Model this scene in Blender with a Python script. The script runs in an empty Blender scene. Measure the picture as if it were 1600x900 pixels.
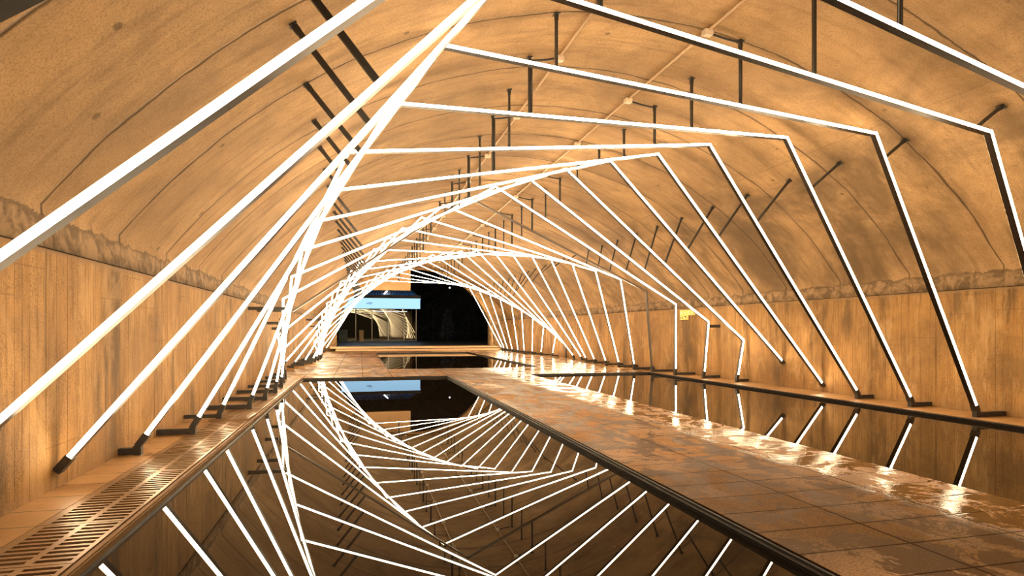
import bpy, bmesh, math, random
from mathutils import Vector, Matrix
random.seed(7)
C = bpy.context.scene.collection
SC = bpy.context.scene
H = 1.3                      # metres per camera-height unit; all lengths below are in those units

# ------------------------------------------------------------------ camera, world, exposure
F_PX, YAW, HOR = 947.5, 0.24582, 515.57
cam_d = bpy.data.cameras.new('camera'); cam = bpy.data.objects.new('camera', cam_d); C.objects.link(cam)
cam.location = (0, 0, 1.0 * H)
cam.rotation_euler = (math.pi / 2, 0, -YAW)
cam_d.sensor_fit = 'HORIZONTAL'; cam_d.sensor_width = 36.0
cam_d.lens = 36.0 * F_PX / 1600.0
cam_d.shift_y = (HOR - 450.0) / 1600.0
cam_d.clip_start = 0.05; cam_d.clip_end = 400
SC.camera = cam
w = bpy.data.worlds.new('night'); SC.world = w; w.use_nodes = True
w.node_tree.nodes['Background'].inputs[0].default_value = (0.02, 0.03, 0.035, 1)
w.node_tree.nodes['Background'].inputs[1].default_value = 0.25
SC.view_settings.view_transform = 'Standard'; SC.view_settings.look = 'None'
SC.view_settings.gamma = 1.0; SC.view_settings.use_curve_mapping = False
SC.view_settings.exposure = 0.0
SC.cycles.use_denoising = True; SC.cycles.filter_width = 1.0
SC.cycles.max_bounces = 8; SC.cycles.diffuse_bounces = 5; SC.cycles.glossy_bounces = 5
SC.cycles.caustics_reflective = False; SC.cycles.caustics_refractive = False
SC.cycles.sample_clamp_indirect = 6.0
LAMP = (1.0, 0.755, 0.455); LAMP_STR = 45.0

# ------------------------------------------------------------------ node helpers
def mat(name):
    m = bpy.data.materials.new(name); m.use_nodes = True
    nt = m.node_tree; b = nt.nodes['Principled BSDF']
    return m, nt, b
def N(nt, t, **kw):
    n = nt.nodes.new(t)
    for k, v in kw.items():
        setattr(n, k, v)
    return n
def L(nt, a, b): nt.links.new(a, b)
def val(nt, op, a, b=None, c=None, clamp=False):
    n = N(nt, 'ShaderNodeMath', operation=op); n.use_clamp = clamp
    for i, x in enumerate((a, b, c)):
        if x is None: continue
        if isinstance(x, (int, float)): n.inputs[i].default_value = x
        else: L(nt, x, n.inputs[i])
    return n.outputs[0]
def coords(nt, scale=(1, 1, 1)):
    tc = N(nt, 'ShaderNodeTexCoord')
    mp = N(nt, 'ShaderNodeMapping'); mp.inputs['Scale'].default_value = [s / H for s in scale]
    L(nt, tc.outputs['Object'], mp.inputs['Vector'])
    return mp.outputs[0]
def noise(nt, vec, scale, detail=4, rough=0.6, dist=0.0):
    n = N(nt, 'ShaderNodeTexNoise'); n.inputs['Scale'].default_value = scale
    n.inputs['Detail'].default_value = detail; n.inputs['Roughness'].default_value = rough
    n.inputs['Distortion'].default_value = dist
    L(nt, vec, n.inputs['Vector']); return n.outputs['Fac']
def ramp(nt, fac, stops, interp='LINEAR'):
    r = N(nt, 'ShaderNodeValToRGB'); r.color_ramp.interpolation = interp
    e = r.color_ramp.elements
    while len(e) < len(stops): e.new(0.5)
    for el, (p, c) in zip(e, stops):
        el.position = p
        el.color = (c, c, c, 1) if isinstance(c, (int, float)) else (*c, 1)
    L(nt, fac, r.inputs[0]); return r.outputs[0]
def mix(nt, fac, a, b, mode='MIX'):
    n = N(nt, 'ShaderNodeMix', data_type='RGBA', blend_type=mode)
    for i, x in ((0, fac), (6, a), (7, b)):
        if isinstance(x, (int, float)): n.inputs[i].default_value = x
        elif isinstance(x, tuple): n.inputs[i].default_value = (*x, 1)
        else: L(nt, x, n.inputs[i])
    return n.outputs[2]
def bump(nt, b, h, strength=0.3, dist=0.02):
    n = N(nt, 'ShaderNodeBump'); n.inputs['Strength'].default_value = strength
    n.inputs['Distance'].default_value = dist
    L(nt, h, n.inputs['Height']); L(nt, n.outputs[0], b.inputs['Normal'])
def sep(nt, vec):
    n = N(nt, 'ShaderNodeSeparateXYZ'); L(nt, vec, n.inputs[0]); return n.outputs
def line_at(nt, x, period, off, width):      # 1 on thin lines x = off + n*period, 0 elsewhere
    t = val(nt, 'SUBTRACT', x, off); t = val(nt, 'DIVIDE', t, period)
    t = val(nt, 'SUBTRACT', t, val(nt, 'ROUND', t)); t = val(nt, 'ABSOLUTE', t)
    t = val(nt, 'MULTIPLY', t, period)
    return val(nt, 'SUBTRACT', 1.0, val(nt, 'DIVIDE', t, width), clamp=True)
def plain(name, col, rough=0.5, metal=0.0, spec=0.5, vary=0.15, nscale=14):
    m, nt, b = mat(name)
    v = coords(nt); f = noise(nt, v, nscale, 5)
    L(nt, mix(nt, f, tuple(c * (1 - vary) for c in col), tuple(min(1, c * (1 + vary)) for c in col)), b.inputs['Base Color'])
    L(nt, val(nt, 'MULTIPLY_ADD', f, 0.15, rough - 0.07), b.inputs['Roughness'])
    b.inputs['Metallic'].default_value = metal; b.inputs['Specular IOR Level'].default_value = spec
    return m
def emit(name, col, strength):
    m = bpy.data.materials.new(name); m.use_nodes = True; nt = m.node_tree
    nt.nodes.clear(); e = N(nt, 'ShaderNodeEmission'); o = N(nt, 'ShaderNodeOutputMaterial')
    e.inputs[0].default_value = (*col, 1); e.inputs[1].default_value = strength
    L(nt, e.outputs[0], o.inputs[0]); return m

# ------------------------------------------------------------------ materials
def make_ceiling():
    m, nt, b = mat('arched_concrete')
    v = coords(nt); s = sep(nt, v); x, y, z = s[0], s[1], s[2]
    big = noise(nt, v, 0.55, 5, 0.6, 0.5); mid = noise(nt, v, 3.0, 7, 0.7); fine = noise(nt, v, 38, 5, 0.75)
    strk = noise(nt, coords(nt, (0.7, 5, 0.7)), 1.6, 5, 0.65)
    base = mix(nt, ramp(nt, big, [(0.32, 0.0), (0.68, 1.0)]), (0.34, 0.200, 0.088), (0.50, 0.312, 0.148))
    base = mix(nt, ramp(nt, mid, [(0.46, 0.0), (0.68, 0.5)]), base, (0.23, 0.130, 0.055))
    base = mix(nt, ramp(nt, strk, [(0.50, 0.0), (0.68, 0.55)]), base, (0.20, 0.115, 0.052))
    base = mix(nt, ramp(nt, noise(nt, v, 70, 4, 0.8), [(0.40, 0.55), (0.50, 0.0)]), base, (0.17, 0.095, 0.040))
    base = mix(nt, ramp(nt, noise(nt, v, 110, 3, 0.8), [(0.56, 0.0), (0.66, 0.35)]), base, (0.52, 0.34, 0.17))
    # broad dark patches and finer dark mottling, heavier on the right haunch
    blotch = noise(nt, v, 0.42, 5, 0.6, 1.0)
    side = val(nt, 'MULTIPLY', val(nt, 'SUBTRACT', x, 4.2), 0.5, clamp=True)
    base = mix(nt, val(nt, 'MULTIPLY', ramp(nt, blotch, [(0.50, 0.0), (0.66, 0.8)]), val(nt, 'MULTIPLY_ADD', side, 0.6, 0.4)), base, (0.13, 0.080, 0.040))
    mottle = ramp(nt, noise(nt, coords(nt, (1, 0.8, 1)), 0.75, 7, 0.68, 0.8), [(0.44, 0.0), (0.60, 1.0)])
    base = mix(nt, val(nt, 'MULTIPLY', val(nt, 'MULTIPLY', mottle, val(nt, 'MULTIPLY_ADD', side, 0.7, 0.3)), 0.65), base, (0.12, 0.075, 0.038))
    # pock marks
    vo = N(nt, 'ShaderNodeTexVoronoi'); vo.inputs['Scale'].default_value = 1.7; L(nt, v, vo.inputs['Vector'])
    vd = val(nt, 'ADD', vo.outputs['Distance'], val(nt, 'MULTIPLY', val(nt, 'SUBTRACT', noise(nt, v, 22, 3), 0.5), 0.06))
    spot = ramp(nt, vd, [(0.035, 1.0), (0.06, 0.0)])
    vo2 = N(nt, 'ShaderNodeTexVoronoi'); vo2.inputs['Scale'].default_value = 5.5; L(nt, v, vo2.inputs['Vector'])
    spot = val(nt, 'MAXIMUM', spot, val(nt, 'MULTIPLY', ramp(nt, vo2.outputs['Distance'], [(0.05, 1.0), (0.09, 0.0)]), ramp(nt, noise(nt, v, 4, 2), [(0.5, 0.0), (0.6, 0.8)])))
    base = mix(nt, val(nt, 'MULTIPLY', spot, 0.7), base, (0.10, 0.06, 0.03))
    # construction seams across the vault, wandering slightly
    wob = val(nt, 'MULTIPLY', val(nt, 'SUBTRACT', noise(nt, v, 1.1, 3, 0.5), 0.5), 0.15)
    wob2 = val(nt, 'MULTIPLY', val(nt, 'SUBTRACT', noise(nt, v, 16, 4, 0.6), 0.5), 0.014)
    yy = val(nt, 'ADD', val(nt, 'ADD', y, wob), wob2)
    sw = val(nt, 'MULTIPLY_ADD', ramp(nt, noise(nt, v, 2.6, 3), [(0.4, 0.15), (0.7, 1.0)]), 0.020, 0.010)
    seam = line_at(nt, yy, 1.233, 4.23, sw)
    halo = line_at(nt, yy, 1.233, 4.23, 0.10)
    # long joints parallel to the axis
    xx = val(nt, 'ADD', x, val(nt, 'MULTIPLY', wob, 0.12))
    j1 = val(nt, 'SUBTRACT', 1.0, val(nt, 'DIVIDE', val(nt, 'ABSOLUTE', val(nt, 'SUBTRACT', xx, 5.60)), 0.010), clamp=True)
    j2 = val(nt, 'SUBTRACT', 1.0, val(nt, 'DIVIDE', val(nt, 'ABSOLUTE', val(nt, 'SUBTRACT', xx, -0.22)), 0.008), clamp=True)
    base = mix(nt, val(nt, 'MULTIPLY', halo, 0.22), base, (0.2, 0.125, 0.07))
    base = mix(nt, val(nt, 'MULTIPLY', seam, 0.95), base, (0.05, 0.03, 0.015))
    base = mix(nt, val(nt, 'MULTIPLY', val(nt, 'ADD', j1, val(nt, 'MULTIPLY', j2, 0.5)), 0.55), base, (0.16, 0.10, 0.05))
    # the rough chipped mortar strip along the springing
    rag = val(nt, 'MULTIPLY', val(nt, 'SUBTRACT', noise(nt, v, 2.2, 8, 0.72, 0.6), 0.5), 0.26)
    edge = val(nt, 'ADD', 1.70, rag)
    inb = ramp(nt, val(nt, 'MULTIPLY', val(nt, 'SUBTRACT', edge, z), 40), [(0.0, 0.0), (1.0, 1.0)])
    mott = noise(nt, v, 5.5, 8, 0.72, 0.5)
    band = mix(nt, ramp(nt, mott, [(0.42, 0.0), (0.58, 1.0)]), (0.13, 0.082, 0.042), (0.31, 0.195, 0.098))
    rim = ramp(nt, val(nt, 'MULTIPLY', val(nt, 'SUBTRACT', edge, z), 22), [(0.0, 0.0), (0.12, 1.0), (0.8, 0.0)])
    base = mix(nt, val(nt, 'MULTIPLY', inb, 0.95), base, band)
    base = mix(nt, val(nt, 'MULTIPLY', rim, 0.75), base, (0.085, 0.055, 0.03))
    crack = val(nt, 'SUBTRACT', 1.0, val(nt, 'DIVIDE', val(nt, 'ABSOLUTE', val(nt, 'SUBTRACT', z, val(nt, 'ADD', 1.50, val(nt, 'MULTIPLY', wob2, 0.4)))), 0.010), clamp=True)
    base = mix(nt, crack, base, (0.05, 0.03, 0.015))
    L(nt, base, b.inputs['Base Color']); b.inputs['Roughness'].default_value = 0.82
    b.inputs['Specular IOR Level'].default_value = 0.25
    h = val(nt, 'ADD', val(nt, 'MULTIPLY', fine, 0.35), val(nt, 'MULTIPLY', mid, 0.6))
    h = val(nt, 'SUBTRACT', h, val(nt, 'MULTIPLY', seam, 0.8))
    h = val(nt, 'ADD', h, val(nt, 'MULTIPLY', inb, 0.5))
    bump(nt, b, h, 0.55, 0.02)
    return m
def make_wall():
    m, nt, b = mat('board_marked_concrete')
    v = coords(nt); s = sep(nt, v); x, y, z = s[0], s[1], s[2]
    ywob = val(nt, 'ADD', y, val(nt, 'MULTIPLY', val(nt, 'SUBTRACT', noise(nt, coords(nt, (0, 1, 0)), 3.0, 2), 0.5), 0.5))
    idx = val(nt, 'FLOOR', val(nt, 'DIVIDE', val(nt, 'ADD', ywob, 20), 0.135))
    wn = N(nt, 'ShaderNodeTexWhiteNoise', noise_dimensions='1D'); L(nt, idx, wn.inputs['W'])
    tone = wn.outputs['Value']
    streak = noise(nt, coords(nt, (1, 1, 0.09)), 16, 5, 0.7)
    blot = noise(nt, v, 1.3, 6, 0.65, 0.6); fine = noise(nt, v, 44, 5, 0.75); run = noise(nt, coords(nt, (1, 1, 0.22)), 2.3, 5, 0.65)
    base = mix(nt, tone, (0.37, 0.198, 0.062), (0.415, 0.236, 0.082))
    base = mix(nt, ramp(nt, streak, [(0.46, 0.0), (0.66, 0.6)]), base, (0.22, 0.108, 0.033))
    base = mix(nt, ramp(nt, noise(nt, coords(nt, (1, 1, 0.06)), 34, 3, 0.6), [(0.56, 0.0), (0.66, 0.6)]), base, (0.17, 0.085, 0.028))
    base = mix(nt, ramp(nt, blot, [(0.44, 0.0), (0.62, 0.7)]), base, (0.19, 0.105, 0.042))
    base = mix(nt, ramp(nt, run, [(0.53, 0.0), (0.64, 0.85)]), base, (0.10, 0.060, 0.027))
    base = mix(nt, val(nt, 'MULTIPLY', ramp(nt, noise(nt, v, 85, 4, 0.8), [(0.42, 0.8), (0.51, 0.0)]), ramp(nt, noise(nt, v, 2.2, 4, 0.6), [(0.42, 0.3), (0.62, 1.0)])), base, (0.14, 0.072, 0.027))
    base = mix(nt, ramp(nt, noise(nt, v, 95, 3, 0.8), [(0.54, 0.0), (0.64, 0.4)]), base, (0.52, 0.31, 0.12))
    pale = noise(nt, coords(nt, (1, 1, 0.4)), 3.1, 6, 0.68, 0.5)
    base = mix(nt, ramp(nt, pale, [(0.54, 0.0), (0.66, 0.5)]), base, (0.50, 0.31, 0.135))
    ln = line_at(nt, ywob, 0.135, -20.0, 0.006)
    lw = val(nt, 'MULTIPLY', ln, ramp(nt, noise(nt, coords(nt, (1, 1, 0.12)), 5.5, 2), [(0.40, 0.0), (0.60, 0.8)]))
    base = mix(nt, lw, base, (0.08, 0.042, 0.016))
    # a few board end joints, staggered from board to board
    wn2 = N(nt, 'ShaderNodeTexWhiteNoise', noise_dimensions='1D'); L(nt, val(nt, 'ADD', val(nt, 'FLOOR', val(nt, 'DIVIDE', idx, 3)), 71.3), wn2.inputs['W'])
    zl = val(nt, 'ABSOLUTE', val(nt, 'SUBTRACT', z, val(nt, 'MULTIPLY', wn2.outputs['Value'], 1.6)))
    base = mix(nt, val(nt, 'MULTIPLY', val(nt, 'SUBTRACT', 1.0, val(nt, 'DIVIDE', zl, 0.008), clamp=True), 0.45), base, (0.13, 0.07, 0.03))
    # the crumbled upper lip and a darker tone towards the ground
    lip = ramp(nt, val(nt, 'ADD', z, val(nt, 'MULTIPLY', val(nt, 'SUBTRACT', noise(nt, v, 6, 6, 0.7), 0.5), 0.09)), [(0.0, 0.0), (1.0, 1.0)])
    lipm = val(nt, 'MULTIPLY', val(nt, 'SUBTRACT', val(nt, 'ADD', z, val(nt, 'MULTIPLY', val(nt, 'SUBTRACT', noise(nt, v, 6, 6, 0.7), 0.5), 0.10)), 1.46), 60, clamp=True)
    base = mix(nt, val(nt, 'MULTIPLY', lipm, 0.7), base, (0.26, 0.155, 0.075))
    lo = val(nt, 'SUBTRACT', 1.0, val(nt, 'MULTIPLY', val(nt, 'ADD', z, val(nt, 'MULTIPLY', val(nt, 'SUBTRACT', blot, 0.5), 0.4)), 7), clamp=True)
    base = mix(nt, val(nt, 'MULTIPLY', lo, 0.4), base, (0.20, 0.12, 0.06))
    L(nt, base, b.inputs['Base Color']); b.inputs['Roughness'].default_value = 0.8
    b.inputs['Specular IOR Level'].default_value = 0.25
    h = val(nt, 'ADD', val(nt, 'MULTIPLY', tone, 0.35), val(nt, 'MULTIPLY', fine, 0.3))
    h = val(nt, 'ADD', h, val(nt, 'MULTIPLY', streak, 0.4)); h = val(nt, 'SUBTRACT', h, lw)
    bump(nt, b, h, 0.5, 0.015)
    return m
def make_tiles(name, wet):
    m, nt, b = mat(name)
    v = coords(nt); s = sep(nt, v); x, y = s[0], s[1]
    if wet:
        jx = line_at(nt, x, 0.6105, 1.895, 0.012); jy = line_at(nt, y, 0.3015, 2.607, 0.010)
    else:
        jx = val(nt, 'MULTIPLY', x, 0.0); jy = line_at(nt, y, 0.3015, 3.58, 0.011)
    joint = val(nt, 'MAXIMUM', jx, jy)
    ix = val(nt, 'FLOOR', val(nt, 'DIVIDE', val(nt, 'SUBTRACT', x, 1.895), 0.6105))
    iy = val(nt, 'FLOOR', val(nt, 'DIVIDE', val(nt, 'SUBTRACT', y, 2.607), 0.3015))
    wn = N(nt, 'ShaderNodeTexWhiteNoise', noise_dimensions='1D')
    L(nt, val(nt, 'ADD', val(nt, 'MULTIPLY', ix, 17.3), iy), wn.inputs['W'])
    patch = noise(nt, coords(nt, (1.0, 0.85, 1)), 3.6, 9, 0.72, 0.5); grain = noise(nt, v, 90, 3, 0.8)
    mid = noise(nt, v, 11, 5, 0.7)
    base = mix(nt, wn.outputs['Value'], (0.13, 0.067, 0.025), (0.16, 0.083, 0.032))
    if wet:
        pm = ramp(nt, patch, [(0.485, 0.0), (0.51, 1.0)])
        mask = ramp(nt, noise(nt, v, 0.5, 3, 0.5), [(0.40, 0.25), (0.56, 1.0)])
        base = mix(nt, val(nt, 'MULTIPLY', val(nt, 'MULTIPLY', pm, mask), 0.9), base, (0.58, 0.335, 0.150))
        base = mix(nt, ramp(nt, grain, [(0.40, 0.7), (0.5, 0.0)]), base, (0.05, 0.028, 0.012))
    else:
        base = mix(nt, 0.8, base, (0.36, 0.20, 0.080))
    base = mix(nt, ramp(nt, mid, [(0.45, 0.0), (0.8, 0.5)]), base, (0.11, 0.06, 0.026))
    base = mix(nt, joint, base, (0.02, 0.011, 0.005))
    L(nt, base, b.inputs['Base Color'])
    if wet:
        strip = ramp(nt, val(nt, 'MULTIPLY', val(nt, 'SUBTRACT', x, 3.02), 6), [(0.0, 0.0), (1.0, 1.0)])
        wetn = ramp(nt, noise(nt, coords(nt, (1.0, 0.6, 1)), 1.7, 4, 0.6, 0.8), [(0.44, 0.0), (0.58, 1.0)])
        r = mix(nt, pm, (0.36, 0.36, 0.36), (0.70, 0.70, 0.70))
        r = mix(nt, val(nt, 'MULTIPLY', wetn, 0.5), r, (0.26, 0.26, 0.26))
        r2 = mix(nt, ramp(nt, patch, [(0.50, 0.0), (0.56, 1.0)]), (0.03, 0.03, 0.03), (0.55, 0.55, 0.55))
        r = mix(nt, strip, r, r2)
        far = val(nt, 'MULTIPLY', val(nt, 'SUBTRACT', y, 8.0), 0.22, clamp=True)
        r = mix(nt, val(nt, 'MULTIPLY', val(nt, 'MULTIPLY', far, wetn), 0.7), r, (0.30, 0.30, 0.30))
        L(nt, r, b.inputs['Roughness'])
        L(nt, val(nt, 'MULTIPLY', val(nt, 'SUBTRACT', 1.0, joint), val(nt, 'MULTIPLY', val(nt, 'ADD', val(nt, 'MULTIPLY', strip, 0.22), val(nt, 'MULTIPLY_ADD', pm, 0.03, 0.012)), val(nt, 'MULTIPLY_ADD', far, -0.55, 1.0))), b.inputs['Specular IOR Level'])
        h = val(nt, 'ADD', val(nt, 'MULTIPLY', grain, 0.8), val(nt, 'MULTIPLY', pm, 0.10))
        h = val(nt, 'SUBTRACT', h, joint)
        bump(nt, b, h, 0.10, 0.005)
    else:
        b.inputs['Roughness'].default_value = 0.42
        bump(nt, b, val(nt, 'SUBTRACT', val(nt, 'MULTIPLY', grain, 0.4), joint), 0.25, 0.006)
    return m
def make_water():
    m, nt, b = mat('dark_pool_water')
    v = coords(nt)
    scum = ramp(nt, noise(nt, v, 26, 2, 0.5, 4.0), [(0.735, 0.0), (0.75, 1.0)])
    base = mix(nt, scum, (0.014, 0.010, 0.006), (0.16, 0.10, 0.06))
    L(nt, base, b.inputs['Base Color'])
    b.inputs['Roughness'].default_value = 0.0; b.inputs['IOR'].default_value = 1.27
    n = noise(nt, v, 1.2, 2, 0.4); bump(nt, b, n, 0.01, 0.01)
    return m
M = {}
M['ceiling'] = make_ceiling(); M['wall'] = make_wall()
M['walk'] = make_tiles('wet_stone_tiles', True); M['ledge'] = make_tiles('stone_ledge_tiles', False)
M['water'] = make_water()
M['stone'] = plain('black_polished_coping', (0.012, 0.009, 0.007), 0.55, spec=0.06, nscale=4)
M['coping'] = plain('brown_polished_coping', (0.20, 0.115, 0.050), 0.62, spec=0.12, vary=0.10, nscale=12)
M['liner'] = plain('dark_pool_liner', (0.012, 0.010, 0.008), 0.5)
M['black'] = plain('black_powder_coat', (0.018, 0.014, 0.011), 0.45)
M['housing'] = plain('bronze_black_housing', (0.045, 0.030, 0.020), 0.30, metal=0.5)
M['steel'] = plain('brown_cast_grate', (0.22, 0.130, 0.066), 0.36, metal=0.45)
M['conduit'] = plain('painted_conduit', (0.52, 0.36, 0.22), 0.5)
M['box'] = plain('pale_junction_box', (0.62, 0.50, 0.36), 0.5)
M['glow'] = emit('lit_diffuser', LAMP, LAMP_STR)
M['off'] = plain('unlit_diffuser', (0.10, 0.07, 0.045), 0.5, vary=0.04)
M['yellow'] = plain('yellow_sign_paint', (0.85, 0.52, 0.08), 0.5, vary=0.05)
M['cream'] = plain('cream_sign_strokes', (0.9, 0.72, 0.45), 0.5, vary=0.03)
M['lintel'] = plain('smooth_concrete', (0.46, 0.27, 0.12), 0.7)
M['step'] = plain('pale_step_stone', (0.60, 0.43, 0.26), 0.6)
M['paving'] = plain('dark_outdoor_paving', (0.055, 0.05, 0.05), 0.35)
M['pale'] = plain('pale_metal_frame', (0.42, 0.36, 0.28), 0.4, metal=0.3)
M['green'] = plain('dark_green_plastic', (0.010, 0.028, 0.020), 0.5)
M['tan'] = plain('tan_render', (0.50, 0.33, 0.17), 0.7)
M['rooftile'] = plain('grey_roof_tiles', (0.22, 0.26, 0.30), 0.5)
M['leaf'] = plain('dark_evergreen_leaves', (0.030, 0.045, 0.030), 0.6, vary=0.5)
M['leaf_blue_light'] = plain('blue_light_painted_leaves', (0.05, 0.07, 0.11), 0.6, vary=0.5)  # blue light falling on the plant is painted into the leaf colour
M['bark'] = plain('dark_bark', (0.03, 0.022, 0.016), 0.8)
M['rock'] = plain('dark_rock_slope', (0.035, 0.032, 0.026), 0.9, vary=0.6, nscale=2)
M['sign'] = emit('backlit_blue_fascia', (0.42, 0.73, 1.0), 1.25)
M['ink'] = plain('blue_ink', (0.02, 0.10, 0.35), 0.5)
M['added_glow'] = emit('added_blue_glow', (0.04, 0.35, 1.0), 200.0)  # added emitter, there only to light the roof tiles blue
M['whitelamp'] = emit('cool_white_lamp', (0.85, 0.92, 1.0), 4.0)
def make_glass():
    m, nt, b = mat('reflective_glazing')
    b.inputs['Base Color'].default_value = (0.55, 0.50, 0.42, 1); b.inputs['Roughness'].default_value = 0.0
    b.inputs['Metallic'].default_value = 1.0
    tr = N(nt, 'ShaderNodeBsdfTransparent'); mx = N(nt, 'ShaderNodeMixShader'); o = nt.nodes['Material Output']
    tr.inputs[0].default_value = (0.6, 0.62, 0.6, 1)
    mx.inputs[0].default_value = 0.06
    L(nt, tr.outputs[0], mx.inputs[1]); L(nt, b.outputs[0], mx.inputs[2]); L(nt, mx.outputs[0], o.inputs[0])
    return m
M['glass'] = make_glass()

# ------------------------------------------------------------------ geometry helpers (units of H)
class MB:
    def __init__(s): s.bm = bmesh.new()
    def hexa(s, p):                                    # 8 points: 4 around one end, 4 around the other
        v = [s.bm.verts.new(Vector(q) * H) for q in p]
        for f in ((0, 1, 2, 3), (7, 6, 5, 4), (0, 4, 5, 1), (1, 5, 6, 2), (2, 6, 7, 3), (3, 7, 4, 0)):
            s.bm.faces.new([v[i] for i in f])
        return s
    def box(s, x0, x1, y0, y1, z0, z1):
        return s.hexa([(x0, y0, z0), (x1, y0, z0), (x1, y1, z0), (x0, y1, z0), (x0, y0, z1), (x1, y0, z1), (x1, y1, z1), (x0, y1, z1)])
    def bar(s, a, b, wa, wb, side=None):               # rectangular bar a->b, width wa along side, wb across
        a, b = Vector(a), Vector(b); d = (b - a).normalized()
        u = Vector(side) if side else (Vector((0, 1, 0)) if abs(d.y) < 0.9 else Vector((1, 0, 0)))
        u = (u - d * u.dot(d)).normalized(); n = d.cross(u)
        q = [(-1, -1), (1, -1), (1, 1), (-1, 1)]
        return s.hexa([a + u * wa / 2 * i + n * wb / 2 * j for i, j in q] + [b + u * wa / 2 * i + n * wb / 2 * j for i, j in q])
    def tube(s, pts, r, seg=8):
        pts = [Vector(p) * H for p in pts]; rings = []
        for i, p in enumerate(pts):
            d = (pts[min(i + 1, len(pts) - 1)] - pts[max(i - 1, 0)]).normalized()
            u = d.orthogonal().normalized() if i == 0 else (rings_u - d * rings_u.dot(d)).normalized()
            rings_u = u; n = d.cross(u)
            rings.append([s.bm.verts.new(p + (u * math.cos(t) + n * math.sin(t)) * r * H) for t in [2 * math.pi * k / seg for k in range(seg)]])
        for a, b in zip(rings, rings[1:]):
            for k in range(seg): s.bm.faces.new([a[k], a[(k + 1) % seg], b[(k + 1) % seg], b[k]])
        s.bm.faces.new(rings[0][::-1]); s.bm.faces.new(rings[-1])
        return s
    def build(s, name, m, parent=None, origin=None, smooth=False, bevel=0.0):
        bmesh.ops.recalc_face_normals(s.bm, faces=s.bm.faces)
        if bevel:
            bmesh.ops.bevel(s.bm, geom=list(s.bm.edges), offset=bevel * H, segments=2, affect='EDGES', clamp_overlap=True)
        me = bpy.data.meshes.new(name)
        og = Vector(origin) * H if origin else Vector((0, 0, 0))
        if parent is not None: og = Vector((0, 0, 0)); bmesh.ops.translate(s.bm, verts=s.bm.verts, vec=-world_loc(parent))
        elif origin: bmesh.ops.translate(s.bm, verts=s.bm.verts, vec=-og)
        s.bm.to_mesh(me); s.bm.free()
        if smooth:
            for f in me.polygons: f.use_smooth = True
        me.materials.append(m)
        o = bpy.data.objects.new(name, me); C.objects.link(o)
        if parent is not None: o.parent = parent
        else: o.location = og
        return o
def world_loc(o):
    v = Vector((0, 0, 0))
    while o is not None: v = v + o.location; o = o.parent
    return v
def tag(o, label, cat, group=None, kind=None):
    o['label'] = label; o['category'] = cat
    if group: o['group'] = group
    if kind: o['kind'] = kind
    return o
def thing(name, loc, label, cat, group=None):
    o = bpy.data.objects.new(name, None); C.objects.link(o); o.location = Vector(loc) * H
    o.empty_display_size = 0.1
    return tag(o, label, cat, group)
def struct(o, label=None):
    o['kind'] = 'structure'
    if label: o['label'] = label
    return o

# ------------------------------------------------------------------ the tunnel shell
XL, XR, YN, YF = -1.863, 7.274, -3.0, 30.3
CX, CZ, CR = 2.705, -1.60, 5.67
ZS = 1.50
WAT = -0.042
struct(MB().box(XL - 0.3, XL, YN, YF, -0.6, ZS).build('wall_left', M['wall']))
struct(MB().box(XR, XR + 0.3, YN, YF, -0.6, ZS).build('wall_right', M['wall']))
bm = MB(); NA, NY = 72, 60
prof = []
a0 = math.acos((XR - CX - 0.0) / CR); a1 = math.pi - a0
z_spring = CZ + CR * math.sin(a0)
for i in range(NA + 1):
    a = a0 + (a1 - a0) * i / NA
    prof.append((CX + CR * math.cos(a), CZ + CR * math.sin(a)))
prof = [(XR - 0.012, ZS), (XR - 0.005, (ZS + z_spring) / 2)] + prof + [(XL + 0.005, (ZS + z_spring) / 2), (XL + 0.012, ZS)]
def outer(p):
    d = Vector((p[0] - CX, p[1] - CZ)).normalized() * 0.3
    return (p[0] + d.x, p[1] + d.y)
for j in range(NY):
    pass
grid_in = []; grid_out = []
for j in range(NY + 1):
    y = YN + (YF - YN) * j / NY
    grid_in.append([bm.bm.verts.new(Vector((p[0], y, p[1])) * H) for p in prof])
    grid_out.append([bm.bm.verts.new(Vector((outer(p)[0], y, outer(p)[1])) * H) for p in prof])
n = len(prof)
for j in range(NY):
    for i in range(n - 1):
        bm.bm.faces.new([grid_in[j][i], grid_in[j][i + 1], grid_in[j + 1][i + 1], grid_in[j + 1][i]])
        bm.bm.faces.new([grid_out[j][i], grid_out[j + 1][i], grid_out[j + 1][i + 1], grid_out[j][i + 1]])
for g, h in ((grid_in[0], grid_out[0]), (grid_in[-1], grid_out[-1])):
    for i in range(n - 1): bm.bm.faces.new([g[i], h[i], h[i + 1], g[i + 1]])
for i in (0, n - 1):
    for j in range(NY): bm.bm.faces.new([grid_in[j][i], grid_in[j + 1][i], grid_out[j + 1][i], grid_out[j][i]])
ceil = struct(bm.build('ceiling', M['ceiling'], smooth=True))

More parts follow.
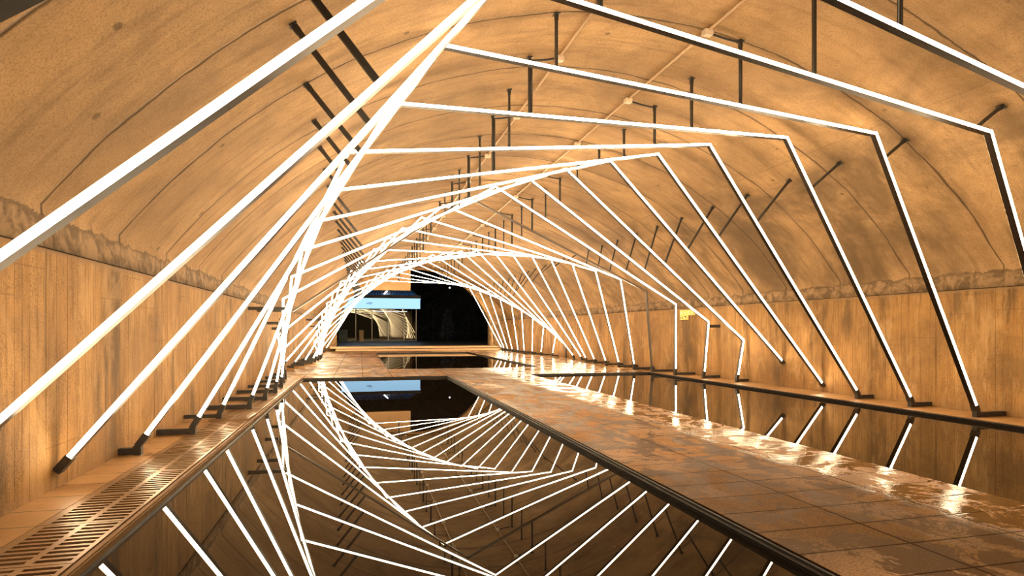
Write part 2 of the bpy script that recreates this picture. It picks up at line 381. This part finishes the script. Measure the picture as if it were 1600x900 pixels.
# end wall with its smaller arched opening
PX, PR, PZ = 2.67, 4.03, 0.0
bm = MB()
na = 48; inn = []; out = []
for i in range(na + 1):
    t = i / na
    a = math.radians(21.6) + (math.pi - 2 * math.radians(21.6)) * t
    inn.append((PX + PR * math.cos(a), PZ + PR * math.sin(a)))
    b_ = math.radians(33) + (math.pi - 2 * math.radians(33)) * t
    out.append((CX + (CR + 0.3) * math.cos(b_), CZ + (CR + 0.3) * math.sin(b_)))
inn = [(inn[0][0], -0.4)] + inn + [(inn[-1][0], -0.4)]
out = [(XR + 0.3, -0.4)] + out + [(XL - 0.3, -0.4)]
def ring(y): return [bm.bm.verts.new(Vector((p[0], y, p[1])) * H) for p in inn], [bm.bm.verts.new(Vector((p[0], y, p[1])) * H) for p in out]
A, B = ring(YF), ring(YF + 0.45)
for i in range(len(inn) - 1):
    bm.bm.faces.new([A[0][i], A[0][i + 1], A[1][i + 1], A[1][i]])
    bm.bm.faces.new([B[0][i], B[1][i], B[1][i + 1], B[0][i + 1]])
    bm.bm.faces.new([A[0][i], B[0][i], B[0][i + 1], A[0][i + 1]])
    bm.bm.faces.new([A[1][i], A[1][i + 1], B[1][i + 1], B[1][i]])
struct(bm.build('wall_far_end', M['ceiling']))
struct(MB().box(PX - 4.2, 2.47, YF + 0.46, YF + 0.8, 2.98, 4.6).build('trim_1', M['lintel'], bevel=0.01))

# floor: ledges, walkway, cross walks (all tops at z = 0)
PL0, PL1 = -1.150, 1.895; WR0, WR1 = 3.725, 6.70; YP = 13.25; Y2, Y2B = 15.76, 27.3
S0, S1 = 0.68, 4.76
GL, GR = -1.600, -1.190
struct(MB().box(XL, GL, YN, YP, -0.35, 0).build('floor_left_ledge', M['ledge']))
struct(MB().box(GL, GR, YN, YP, -0.35, -0.20).build('floor_drain_channel', M['liner']))
struct(MB().box(GR, PL0, YN, YP, -0.35, 0.0).build('trim_2', M['coping'], bevel=0.008))
struct(MB().box(PL1, WR0, YN, YP, -0.35, 0).build('floor_walkway', M['walk']))
struct(MB().box(WR1, XR, YN, YP, -0.35, 0).build('floor_right_ledge', M['ledge']))
bm = MB(); bm.box(XL, XR, YP, Y2, -0.35, 0); bm.box(XL, S0, Y2, Y2B, -0.35, 0); bm.box(S1, XR, Y2, Y2B, -0.35, 0); bm.box(XL, XR, Y2B, YF + 0.45, -0.35, 0)
struct(bm.build('floor_cross_walk', M['walk']))
struct(MB().box(XL, XR, YN, YF, -0.75, -0.55).build('floor_pool_bed', M['liner']))
# copings and the dark lined pool edges
def liner(name, x0, x1, y0, y1, left=True):
    b = MB(); t = 0.018
    b.box(x0, x0 + t, y0, y1, -0.5, -0.006 if left else WAT + 0.006); b.box(x1 - t, x1, y0, y1, -0.5, -0.006)
    b.box(x0 + t, x1 - t, y1 - t, y1, -0.5, -0.006)
    b.box(x0 + t, x1 - t, y0, y0 + t, -0.5, -0.006)
    return struct(b.build(name, M['liner']))
liner('trim_3', PL0, PL1, YN, YP, False); liner('trim_4', WR0, WR1, YN, YP); liner('trim_5', S0, S1, Y2, Y2B)
struct(MB().box(PL1 - 0.060, PL1 - 0.018, YN, YP - 0.02, -0.5, -0.014).build('trim_6', M['stone'], bevel=0.008))
struct(MB().box(WR1 - 0.050, WR1 - 0.018, YN, YP - 0.02, -0.5, -0.014).build('trim_7', M['stone'], bevel=0.008))
for nm, x0, x1, y0, y1, lb in (('pool_water', PL0 + 0.018, PL1 - 0.060, YN, YP - 0.018, 'still dark water of the wide foreground pool mirroring the spiral of lights'),
                           ('pool_water', WR0 + 0.018, WR1 - 0.050, YN, YP - 0.018, 'still dark water of the narrow pool between walkway and right wall'),
                           ('pool_water', S0 + 0.018, S1 - 0.018, Y2 + 0.018, Y2B - 0.018, 'still dark water of the small far pool before the steps')):
    tag(MB().box(x0, x1, y0, y1, WAT - 0.3, WAT).build(nm, M['water']), lb, 'water', 'reflecting pools', 'stuff')
# steps up to the outdoor platform
struct(MB().box(-1.10, 6.75, 29.35, YF + 0.45, 0.0, 0.095).build('trim_8', M['step'], bevel=0.006))
struct(MB().box(-1.36, 6.75, 29.62, YF + 0.45, 0.115, 0.205).build('trim_9', M['step'], bevel=0.006))
struct(MB().box(-14, 22, YF + 0.45, 75, -0.1, 0.205).build('floor_outside', M['paving']))

# ------------------------------------------------------------------ drain grates set in the left ledge
def grate_mesh(name, y0, pitch):
    b = MB(); z0, z1 = -0.03, 0.0
    y1 = y0 + pitch - 0.006
    xs = [GL + 0.004, GL + 0.050, -1.392, -1.360, GR - 0.026, GR - 0.004]
    b.box(xs[0], xs[1], y0, y1, z0, z1); b.box(xs[2], xs[3], y0, y1, z0, z1); b.box(xs[4], xs[5], y0, y1, z0, z1)
    nb = 10; slot = 0.031
    p = (y1 - y0 - 0.03) / nb
    for c0, c1 in ((xs[1], xs[2]), (xs[3], xs[4])):
        y = y0
        for i in range(nb + 1):
            if i == 0: ya, yb = y0, y0 + 0.030
            elif i == nb: ya, yb = y0 + 0.015 + nb * p - 0.012, y1
            elif i == 5: ya, yb = y0 + 0.015 + i * p - 0.018 + 0.013, y0 + 0.015 + i * p + 0.018
            else: ya, yb = y0 + 0.015 + i * p - (p - slot) / 2 + 0.004, y0 + 0.015 + i * p + (p - slot) / 2 + 0.004
            b.box(c0, c1, ya, yb, z0, z1)
    return b
ords = ['first', 'second', 'third', 'fourth', 'fifth', 'sixth', 'seventh', 'eighth', 'ninth', 'tenth', 'eleventh', 'twelfth', 'thirteenth', 'fourteenth', 'fifteenth',
        'sixteenth', 'seventeenth', 'eighteenth', 'nineteenth', 'twentieth', 'twenty-first', 'twenty-second', 'twenty-third', 'twenty-fourth', 'twenty-fifth',
        'twenty-sixth', 'twenty-seventh', 'twenty-eighth', 'twenty-ninth', 'thirtieth', 'thirty-first']
PIT = 0.603
g0 = 2.985 - PIT
src = None; src_y = None
for i in range(18):
    y0 = g0 + PIT * i
    raised = (i == 8)
    lb = ('slotted metal drain grate tipped slightly proud of its neighbours in left ledge' if raised else
          'slotted metal drain grate in left ledge, %s counted from the bottom edge of the picture' % ords[i])
    if src is None:
        src = grate_mesh('drain_grate', y0, PIT).build('drain_grate', M['steel'], origin=(-1.395, y0 + PIT / 2, -0.03)); g = src
    else:
        g = src.copy(); C.objects.link(g)
        g.location = Vector((-1.395, y0 + PIT / 2, -0.03)) * H
    if raised:
        g.location.z += 0.014 * H; g.rotation_euler = (math.radians(-1.6), 0, 0)
    tag(g, lb, 'drain grate', 'drain grates in the left ledge')

# ------------------------------------------------------------------ the hexagonal light frames
HX, HZ, HR, PH, DL, FY0, FDY = 2.69747, -0.79190, 4.73225, 0.87725, 0.0862304, 4.44914, 0.966046
OFF = {-3: (.08, 0, 0, 0), -1: (.0788, -.0017, .0026, -.0054), 0: (-.0351, .0061, -.0037, -.0218), 1: (.0388, -.0056, .02, .056), 2: (.0137, -.0012, .0039, .0417),
       3: (-.0275, .0027, -.0947, -.0001), 4: (-.0365, -.0047, -.0119, -.0217), 5: (-.0519, -.0075, .0075, -.009), 6: (.0155, -.0048, .0117, .0026),
       7: (.0058, -.003, .011, -.0162), 8: (-.0015, .0013, -.0088, .0025), 9: (.0376, .0024, .0072, .0051), 10: (.0041, .0014, .0068, .0333),
       11: (-.0232, .009, .0139, -.0025), 12: (-.0472, .0114, .007, -.0026), 13: (-.0047, .0031, .0006, .0133), 14: (-.0248, -.0039, .01, -.0111),
       15: (-.0763, .0137, .0239, -.0313), 16: (.0835, -.0108, -.0017, -.0229), 18: (-.0254, .0033, .0032, .0033), 19: (.0374, .0024, -.0049, -.0005),
       20: (.0134, .0009, -.0018, -.0004), 21: (.041, -.0041, -.0053, -.0066), 22: (-.0157, -.0106, .0035, -.0057)}
BX0, BX1, BZ0 = XL + 0.012, XR - 0.012, 0.07
DEP = 0.064; D_IN, D_MID, D_OUT = -0.0185, -0.0175, 0.0165
ROD_R = {0: 36, 1: 38, 2: 39, 3: 49, 4: 53, 5: 57, 6: 68, 7: 72, 8: 73, 9: 74, 10: 78, 11: 80}
def vault_z(x): return CZ + math.sqrt(max(0, CR * CR - (x - CX) ** 2))
def clip(P, Q):
    t0, t1 = 0.0, 1.0; d = Q - P
    for (c, s, lim) in ((0, 1, BX0), (0, -1, BX1), (1, 1, BZ0)):
        a = s * (P[c] if s > 0 else P[c]) - s * lim; b = s * Q[c] - s * lim
        if a < 0 and b < 0: return None
        if a < 0: t0 = max(t0, a / (a - b))
        elif b < 0: t1 = min(t1, a / (a - b))
    return (t0, t1) if t1 > t0 else None
def frame(k, idx):
    dy, da, dx, dz = OFF.get(k, (0, 0, 0, 0))
    cx, cz, y = HX + dx, HZ + dz, FY0 + FDY * k + dy
    V = [Vector((cx + HR * math.cos(PH + DL * k + da - math.pi / 3 * (j - 1)), cz + HR * math.sin(PH + DL * k + da - math.pi / 3 * (j - 1)))) for j in range(6)]
    lit = k not in (9, -3)
    root = thing('light_frame', (cx, y, 0.0), 'x', 'light frame', 'light frames along the tunnel')
    cen = Vector((cx, cz)); segs = []
    def P3(p, yy): return (p.x, yy, p.y)
    for j in range(6):
        P, Q = V[j], V[(j + 1) % 6]
        c = clip(P, Q)
        if not c or (c[1] - c[0]) * (Q - P).length < 0.45: continue
        t0, t1 = c; d = (Q - P).normalized(); nrm = Vector((-d.y, d.x))
        if nrm.dot(P - cen) < 0: nrm = -nrm
        Ln = (Q - P).length
        s0 = t0 * Ln; s1 = t1 * Ln
        c0, c1 = t0 > 1e-6, t1 < 1 - 1e-6
        cap = 0.075 if (P + d * (s0 if c0 else s1)).x > cx else 0.115
        def edge(off, s, end_clipped, start):
            base = P + d * s + nrm * off
            if not end_clipped:
                sh = off * math.tan(math.radians(30)); base = base + d * (-sh if start else sh)
            return base
        def prism(o0, o1, sa, ca, sb, cb, y0, y1):
            a0, a1 = edge(o0, sa, ca, True), edge(o1, sa, ca, True); b0, b1 = edge(o0, sb, cb, False), edge(o1, sb, cb, False)
            return MB().hexa([P3(a0, y0), P3(a1, y0), P3(a1, y1), P3(a0, y1), P3(b0, y0), P3(b1, y0), P3(b1, y1), P3(b0, y1)])
        sa = s0 + (cap if c0 else 0); sb = s1 - (cap if c1 else 0)
        lb_ = prism(D_IN, D_OUT + 0.0015, s0, c0, s1, c1, y - DEP / 2, y + DEP / 2).build('light_bar', M['housing'], root)
        for ya, yb in ((y - DEP / 2 - 0.0008, y - DEP / 2 + 0.001), (y + DEP / 2 - 0.001, y + DEP / 2 + 0.0008)):
            prism(D_MID, D_OUT, sa, c0, sb, c1, ya, yb).build('diffuser', M['glow'] if lit else M['off'], lb_)
        for flag, s_end, s_in in ((c0, s0, sa), (c1, s1, sb)):
            if not flag: continue
            e = P + d * s_end; i_ = P + d * s_in
            left = e.x < cx
            b = MB(); a_, b_ = P3(i_, y), P3(e, y)
            b.bar(a_, b_, DEP + 0.006, 0.050)
            onfloor = e.y < BZ0 + 0.01
            xw = XL if left else XR
            if onfloor:
                zf = 0.024 if k == 3 and left else 0.0
                b.box(e.x - 0.027, e.x + 0.027, y - 0.028, y + 0.028, zf, BZ0 + 0.005)
                gap = abs(e.x - xw)
                if gap > 0.09:
                    x0_, x1_ = (xw, e.x) if left else (e.x, xw)
                    b.box(x0_, x1_, y - 0.026, y + 0.026, 0.006 + zf, 0.056 + zf * 0.5)
                b.build('foot_bracket', M['black'], root)
            else:
                b.build('wall_bracket', M['black'], root)
                if k in (16, 17, 4 + 12) and not left:
                    MB().box(e.x - 0.03, e.x + 0.03, y - 0.03, y + 0.03, 0.0, e.y - 0.04).build('support_post', M['black'], root)
        segs.append((P + d * s0, P + d * s1, nrm))
    def hit(o, dr):                                     # first outer face of the frame met from o along dr
        best = None
        for a, b, nn in segs:
            a2 = a + nn * D_OUT; b2 = b + nn * D_OUT
            e = b2 - a2; det = dr.x * (-e.y) + dr.y * e.x
            if abs(det) < 1e-9: continue
            r = a2 - o
            t = (r.x * (-e.y) + r.y * e.x) / det; u = (dr.x * r.y - dr.y * r.x) / det
            if t > 0.02 and -0.02 <= u <= 1.02 and (best is None or t < best): best = t
        return best
    ph = k % 12
    rods = [(1.80, Vector((0, -1)), 'W'), (3.78, Vector((0, -1)), 'V')]
    ar = math.radians(ROD_R[ph]); rods.append((5.86, Vector((-math.cos(ar), -math.sin(ar))), 'R'))
    rods.append((-0.45, (cen - Vector((-0.45, vault_z(-0.45)))).normalized(), 'L'))
    for x, dr, nm in rods:
        o = Vector((x, vault_z(x) - 0.005)); t = hit(o, dr)
        if t is None or t > 1.6: continue
        e = o + dr * t
        wd = 0.040 if nm == 'L' else 0.026
        b = MB(); b.bar(P3(o + dr * 0.05, y), P3(e, y), 0.028, wd)
        rod = b.build('hanger_rod', M['black'], root)
        nv = (Vector((CX, CZ)) - o).normalized(); tv = Vector((-nv.y, nv.x))
        b = MB(); b.bar(P3(o + nv * 0.006, y), P3(o + nv * 0.018, y), 0.07, 0.055); b.bar(P3(o + nv * 0.01, y), P3(o + dr * 0.07, y), 0.034, wd + 0.006)
        b.build('ceiling_plate', M['black'], rod)
        feed = (nm == 'V' and k % 2 == 1) or (nm == 'W' and k % 2 == 0)
        if feed:
            xc = 3.39 if nm == 'V' else 2.14
            sgn = -1 if nm == 'V' else 1
            zc = vault_z(xc) - 0.05
            p0 = (xc - 0.0 * sgn, y - 0.02, zc)
            pts = []
            xs_ = xc + 0.062 * (1 if x > xc else -1)
            for q in range(9):
                u = q / 8; xx = xs_ + (x + sgn * 0.022 - xs_) * u
                pts.append((xx, y - 0.02, zc - 0.03 * math.sin(u * math.pi * 0.5) - 0.015 * u))
            pts += [(x + sgn * 0.020, y - 0.022, zc - 0.09), (x + sgn * 0.020, y - 0.022, zc - 0.16), (x + sgn * 0.020, y - 0.022, e.y)]
            MB().tube(pts, 0.011, 6).build('power_cable', M['black'], root, smooth=True)
    # short arms steadying the left leg against the wall
    arm = {7: 1.37, 8: 1.37, 9: 1.14, 10: 1.03, 19: 1.37, 20: 1.37, 21: 1.14, 22: 1.03}.get(k)
    if arm:
        for a, b_, nn in segs:
            lo, hi = min(a.y, b_.y), max(a.y, b_.y)
            if lo < arm < hi and max(a.x, b_.x) < cx:
                t = (arm - a.y) / (b_.y - a.y); xx = a.x + (b_.x - a.x) * t
                if xx - 0.03 > XL + 0.05:
                    MB().box(XL, xx - 0.035, y - 0.03, y + 0.03, arm - 0.028, arm + 0.028).build('wall_bracket', M['black'], root)
    if k in (7, 19):
        for a, b_, nn in segs:
            lo, hi = min(a.y, b_.y), max(a.y, b_.y)
            if lo < 1.08 < hi and min(a.x, b_.x) > cx:
                t = (1.08 - a.y) / (b_.y - a.y); xx = a.x + (b_.x - a.x) * t
                MB().box(xx + 0.03, XR, y - 0.03, y + 0.03, 1.05, 1.11).build('wall_bracket', M['black'], root)
    if k == -3:
        root['label'] = 'unlit dark light frame nearest the camera, a corner of it crossing the top left'
    elif not lit:
        root['label'] = 'unlit light frame, the only dark outline standing among the glowing frames'
    else:
        root['label'] = 'white glowing angular light frame over the pools, %s in the row from the camera' % ords[idx]
        if k == 26: root['label'] = 'farthest white glowing light frame, the one standing right at the tunnel mouth'
    return root
for idx, k in enumerate(range(-3, 27)):
    frame(k, idx)

# ------------------------------------------------------------------ conduits along the crown, junction boxes where cables leave
for xc, par, lb in ((2.14, 0, 'thin painted conduit along the crown of the vault, left of the two'), (3.39, 1, 'thin painted conduit along the crown of the vault, right of the two')):
    z = vault_z(xc) - 0.026
    root = thing('conduit', (xc, 0, z), lb, 'conduit', 'ceiling conduits')
    MB().tube([(xc, YN + 0.05, z), (xc, YF - 0.05, z)], 0.014, 8).build('pipe', M['conduit'], root, smooth=True)
    for k in range(-3, 27):
        if k % 2 != par: continue
        y = FY0 + FDY * k + OFF.get(k, (0,))[0] - 0.02
        MB().box(xc - 0.05, xc + 0.05, y - 0.04, y + 0.04, z - 0.045, z + 0.014).build('junction_box', M['box'], root, bevel=0.008)

# yellow painted sign on the right wall, beyond the unlit frame
root = thing('wall_sign', (XR, 12.45, 1.25), 'small yellow two-row sign high on the right wall beside the unlit frame', 'sign')
MB().box(XR - 0.02, XR, 12.15, 12.80, 1.335, 1.46).build('sign_plate', M['yellow'], root)
MB().box(XR - 0.018, XR, 12.44, 12.80, 1.235, 1.333).build('sign_plate', M['yellow'], root)
b = MB()
for (y0, z0, y1, z1) in ((12.76, 1.36, 12.74, 1.44), (12.74, 1.44, 12.70, 1.36), (12.68, 1.36, 12.66, 1.44), (12.62, 1.44, 12.62, 1.37), (12.62, 1.37, 12.57, 1.37), (12.52, 1.44, 12.52, 1.36),
                         (12.40, 1.43, 12.34, 1.43), (12.40, 1.43, 12.40, 1.36), (12.40, 1.36, 12.34, 1.36), (12.28, 1.43, 12.22, 1.43), (12.28, 1.395, 12.22, 1.395), (12.28, 1.36, 12.22, 1.36)):
    b.bar((XR - 0.022, y0, z0), (XR - 0.022, y1, z1), 0.006, 0.014, side=(1, 0, 0))
b.build('lettering', M['cream'], root)
b = MB()
for (y0, z0, y1, z1) in ((12.75, 1.25, 12.75, 1.31), (12.69, 1.31, 12.65, 1.25), (12.60, 1.31, 12.52, 1.31), (12.52, 1.31, 12.52, 1.27)):
    b.bar((XR - 0.020, y0, z0), (XR - 0.020, y1, z1), 0.006, 0.012, side=(1, 0, 0))
b.build('lettering', M['bark'], root)
tag(MB().tube([(6.52, YF - 0.15, 0.205), (6.52, YF - 0.15, 1.25)], 0.045, 12).build('bollard_post', M['tan'], origin=(6.52, YF - 0.15, 0.205), smooth=True),
    'slim pale post standing at the right side of the tunnel mouth', 'post')

# ------------------------------------------------------------------ the glazed pavilion outside
KY = 44.2; KX0, KX1 = -1.45, 4.0; KB, KT = 0.205, 2.53; KD = 5.0
K = thing('pavilion', ((KX0 + KX1) / 2, KY, KB), 'glazed pavilion with glowing blue fascia seen through the tunnel mouth', 'pavilion')
MB().box(KX0, KX1, KY, KY + KD, KB, KB + 0.06).build('plinth', M['paving'], K)
xs = [-1.40, -0.28, 0.84, 1.96, 3.08, 3.95]
for x in xs:
    MB().box(x - 0.025, x + 0.025, KY, KY + 0.08, KB + 0.06, KT).build('mullion', M['pale'], K)
for x in (3.36, 3.66):
    MB().box(x - 0.02, x + 0.02, KY + 0.5, KY + 0.56, KB + 0.06, KT).build('mullion', M['pale'], K)
for a, b_ in zip(xs, xs[1:]):
    xm = (a + b_) / 2; hw = (b_ - a) / 2 - 0.028; ang = math.radians(2.7)
    MB().bar((xm - hw * math.cos(ang), KY + 0.04 - hw * math.sin(ang), (KB + 0.06 + KT) / 2), (xm + hw * math.cos(ang), KY + 0.04 + hw * math.sin(ang), (KB + 0.06 + KT) / 2), KT - KB - 0.06, 0.012, side=(0, 0, 1)).build('glass_pane', M['glass'], K)
MB().box(KX1 - 0.06, KX1 - 0.045, KY + 0.08, KY + KD, KB + 0.06, KT).build('glass_pane', M['glass'], K)
MB().box(KX0, KX1, KY + KD, KY + KD + 0.1, KB, KT).build('rear_wall', M['tan'], K)
MB().box(KX0, KX0 + 0.1, KY + 0.1, KY + KD, KB, KT).build('side_wall', M['tan'], K)
fb = MB().box(-1.25, 4.20, KY - 0.35, KY - 0.20, 2.52, 3.25).build('fascia', M['sign'], K)
MB().box(-1.28, 4.23, KY - 0.20, KY + 0.02, 2.50, 3.20).build('fascia_case', M['rooftile'], K)
b = MB()
lx, lz = 0.66, 2.87
for (x0, z0, x1, z1) in ((-.22, .05, -.16, -.04), (-.16, -.04, -.10, .06), (-.12, -.10, -.02, .10), (-.02, .10, .02, -.02), (.02, -.08, .10, .06), (.06, .10, .16, .00), (-.04, -.02, .14, -.06), (.12, .04, .22, .02)):
    b.bar((lx + x0, KY - 0.355, lz + z0), (lx + x1, KY - 0.355, lz + z1), 0.006, 0.022)
b.build('emblem', M['ink'], fb)
# tiled roof rising behind the fascia
b = MB(); b.hexa([(-1.4, KY + 0.1, 3.20), (4.3, KY + 0.1, 3.20), (4.3, KY + 0.1, 3.28), (-1.4, KY + 0.1, 3.28), (-0.7, KY + 3.0, 4.12), (3.7, KY + 3.0, 4.12), (3.7, KY + 3.0, 4.20), (-0.7, KY + 3.0, 4.20)])
rf = b.build('roof', M['rooftile'], K)
b = MB()
for i in range(26):
    x = -1.3 + i * 0.22; x2 = -0.62 + i * 0.17
    b.bar((x, KY + 0.12, 3.31), (x2, KY + 2.95, 4.22), 0.08, 0.08, side=(0, 0, 1))
b.build('tile_ribs', M['rooftile'], rf)
MB().tube([(1.72, KY + 0.5, 3.62), (2.0, KY + 1.5, 3.95)], 0.06, 10).build('roof_lamp', M['whitelamp'], K)
MB().tube([(0.9, KY + 1.2, 2.36), (3.4, KY + 1.2, 2.36)], 0.03, 8).build('tube_lamp', M['whitelamp'], K)
MB().box(-1.28, 4.23, KY - 0.34, KY - 0.30, 3.252, 3.48).build('eave_screen', M['black'], K)  # dark eave band, built up to hide the added blue strip
MB().box(-1.2, 4.15, KY - 0.28, KY - 0.24, 3.42, 3.45).build('added_roof_glow', M['added_glow'], K)  # added glowing strip that lights the roof, kept out of sight

tag(MB().box(-1.42, -0.82, KY - 1.2, KY - 0.7, 0.205, 1.02).build('bin', M['green'], origin=(-1.12, KY - 0.95, 0.205), bevel=0.02), 'dark green bin standing outside left of the pavilion glass', 'bin')
tag(MB().box(-0.04, 0.26, KY - 0.9, KY - 0.6, 0.205, 1.0).build('pedestal', M['tan'], origin=(0.11, KY - 0.75, 0.205), bevel=0.015), 'pale square pedestal standing before the pavilion glass', 'pedestal')
tag(MB().box(-3.6, -1.50, 42.0, 42.35, 0.205, 2.3).build('boundary_wall', M['tan'], origin=(-2.5, 42.2, 0.205), bevel=0.02), 'low tan wall outside to the left of the green bin', 'wall')

# dark slope and planting to the right of the pavilion
rs = random.Random(3)
b = MB(); nx, nz = 36, 14; g = []
for i in range(nx + 1):
    col = []
    for j in range(nz + 1):
        x = -9 + 30 * i / nx; z = 0.1 + 9 * j / nz
        col.append(b.bm.verts.new(Vector((x + rs.uniform(-.25, .25), 53 + 4 * j / nz + rs.uniform(-.6, .6), z)) * H))
    g.append(col)
for i in range(nx):
    for j in range(nz): b.bm.faces.new([g[i][j], g[i + 1][j], g[i + 1][j + 1], g[i][j + 1]])
tag(b.build('rock_slope', M['rock']), 'dark rocky slope rising in the night behind the pavilion', 'slope')
def shrub(name, x, y, h, r, m, lb, conifer=False, n=420):
    root = thing(name, (x, y, 0.205), lb, 'shrub')
    MB().tube([(x, y, 0.205), (x + 0.03, y, 0.205 + h * 0.55), (x, y, 0.205 + h * 0.9)], 0.05, 8).build('stem', M['bark'], root, smooth=True)
    b = MB()
    for _ in range(n):
        t = rs.random(); zz = 0.205 + h * (0.12 + 0.88 * t)
        rr = r * ((1 - t) ** 0.7 if conifer else math.sqrt(max(0, 1 - (2 * t - 1) ** 2))) * math.sqrt(rs.random())
        a = rs.uniform(0, 6.283); c = Vector((x + rr * math.cos(a), y + rr * math.sin(a), zz))
        d = Vector((math.cos(a), math.sin(a), rs.uniform(-.5, .6))).normalized() * rs.uniform(0.12, 0.22)
        s = d.cross(Vector((rs.uniform(-1, 1), rs.uniform(-1, 1), 1))).normalized() * 0.04
        vs = [b.bm.verts.new(q * H) for q in (c, c + d * 0.5 + s, c + d, c + d * 0.5 - s)]
        b.bm.faces.new(vs)
    b.build('foliage', m, root)
shrub('conifer', 6.0, 42.5, 2.3, 0.55, M['leaf_blue_light'], 'narrow conifer standing right of the pavilion, blue light painted into its leaves', True, 700)
shrub('shrub', 8.0, 45.5, 1.6, 0.9, M['leaf'], 'rounded dark shrub midway across the dark tunnel mouth')
shrub('shrub', 9.6, 44.0, 2.0, 0.8, M['leaf'], 'tall dark shrub nearest the right side of the tunnel mouth')
shrub('shrub', 5.6, 48.0, 3.0, 1.2, M['leaf'], 'large dark shrub behind the narrow conifer')
root = thing('street_lamp', (7.2, 50.0, 0.205), 'tiny white lamp on a dark pole high in the tunnel mouth', 'street lamp')
MB().tube([(7.2, 50, 0.205), (7.2, 50, 4.5)], 0.05, 8).build('pole', M['bark'], root)
bm = MB(); bmesh.ops.create_uvsphere(bm.bm, u_segments=16, v_segments=10, radius=0.075 * H, matrix=Matrix.Translation(Vector((7.2, 49.9, 4.50)) * H)); bm.build('lamp_globe', M['whitelamp'], root, smooth=True)
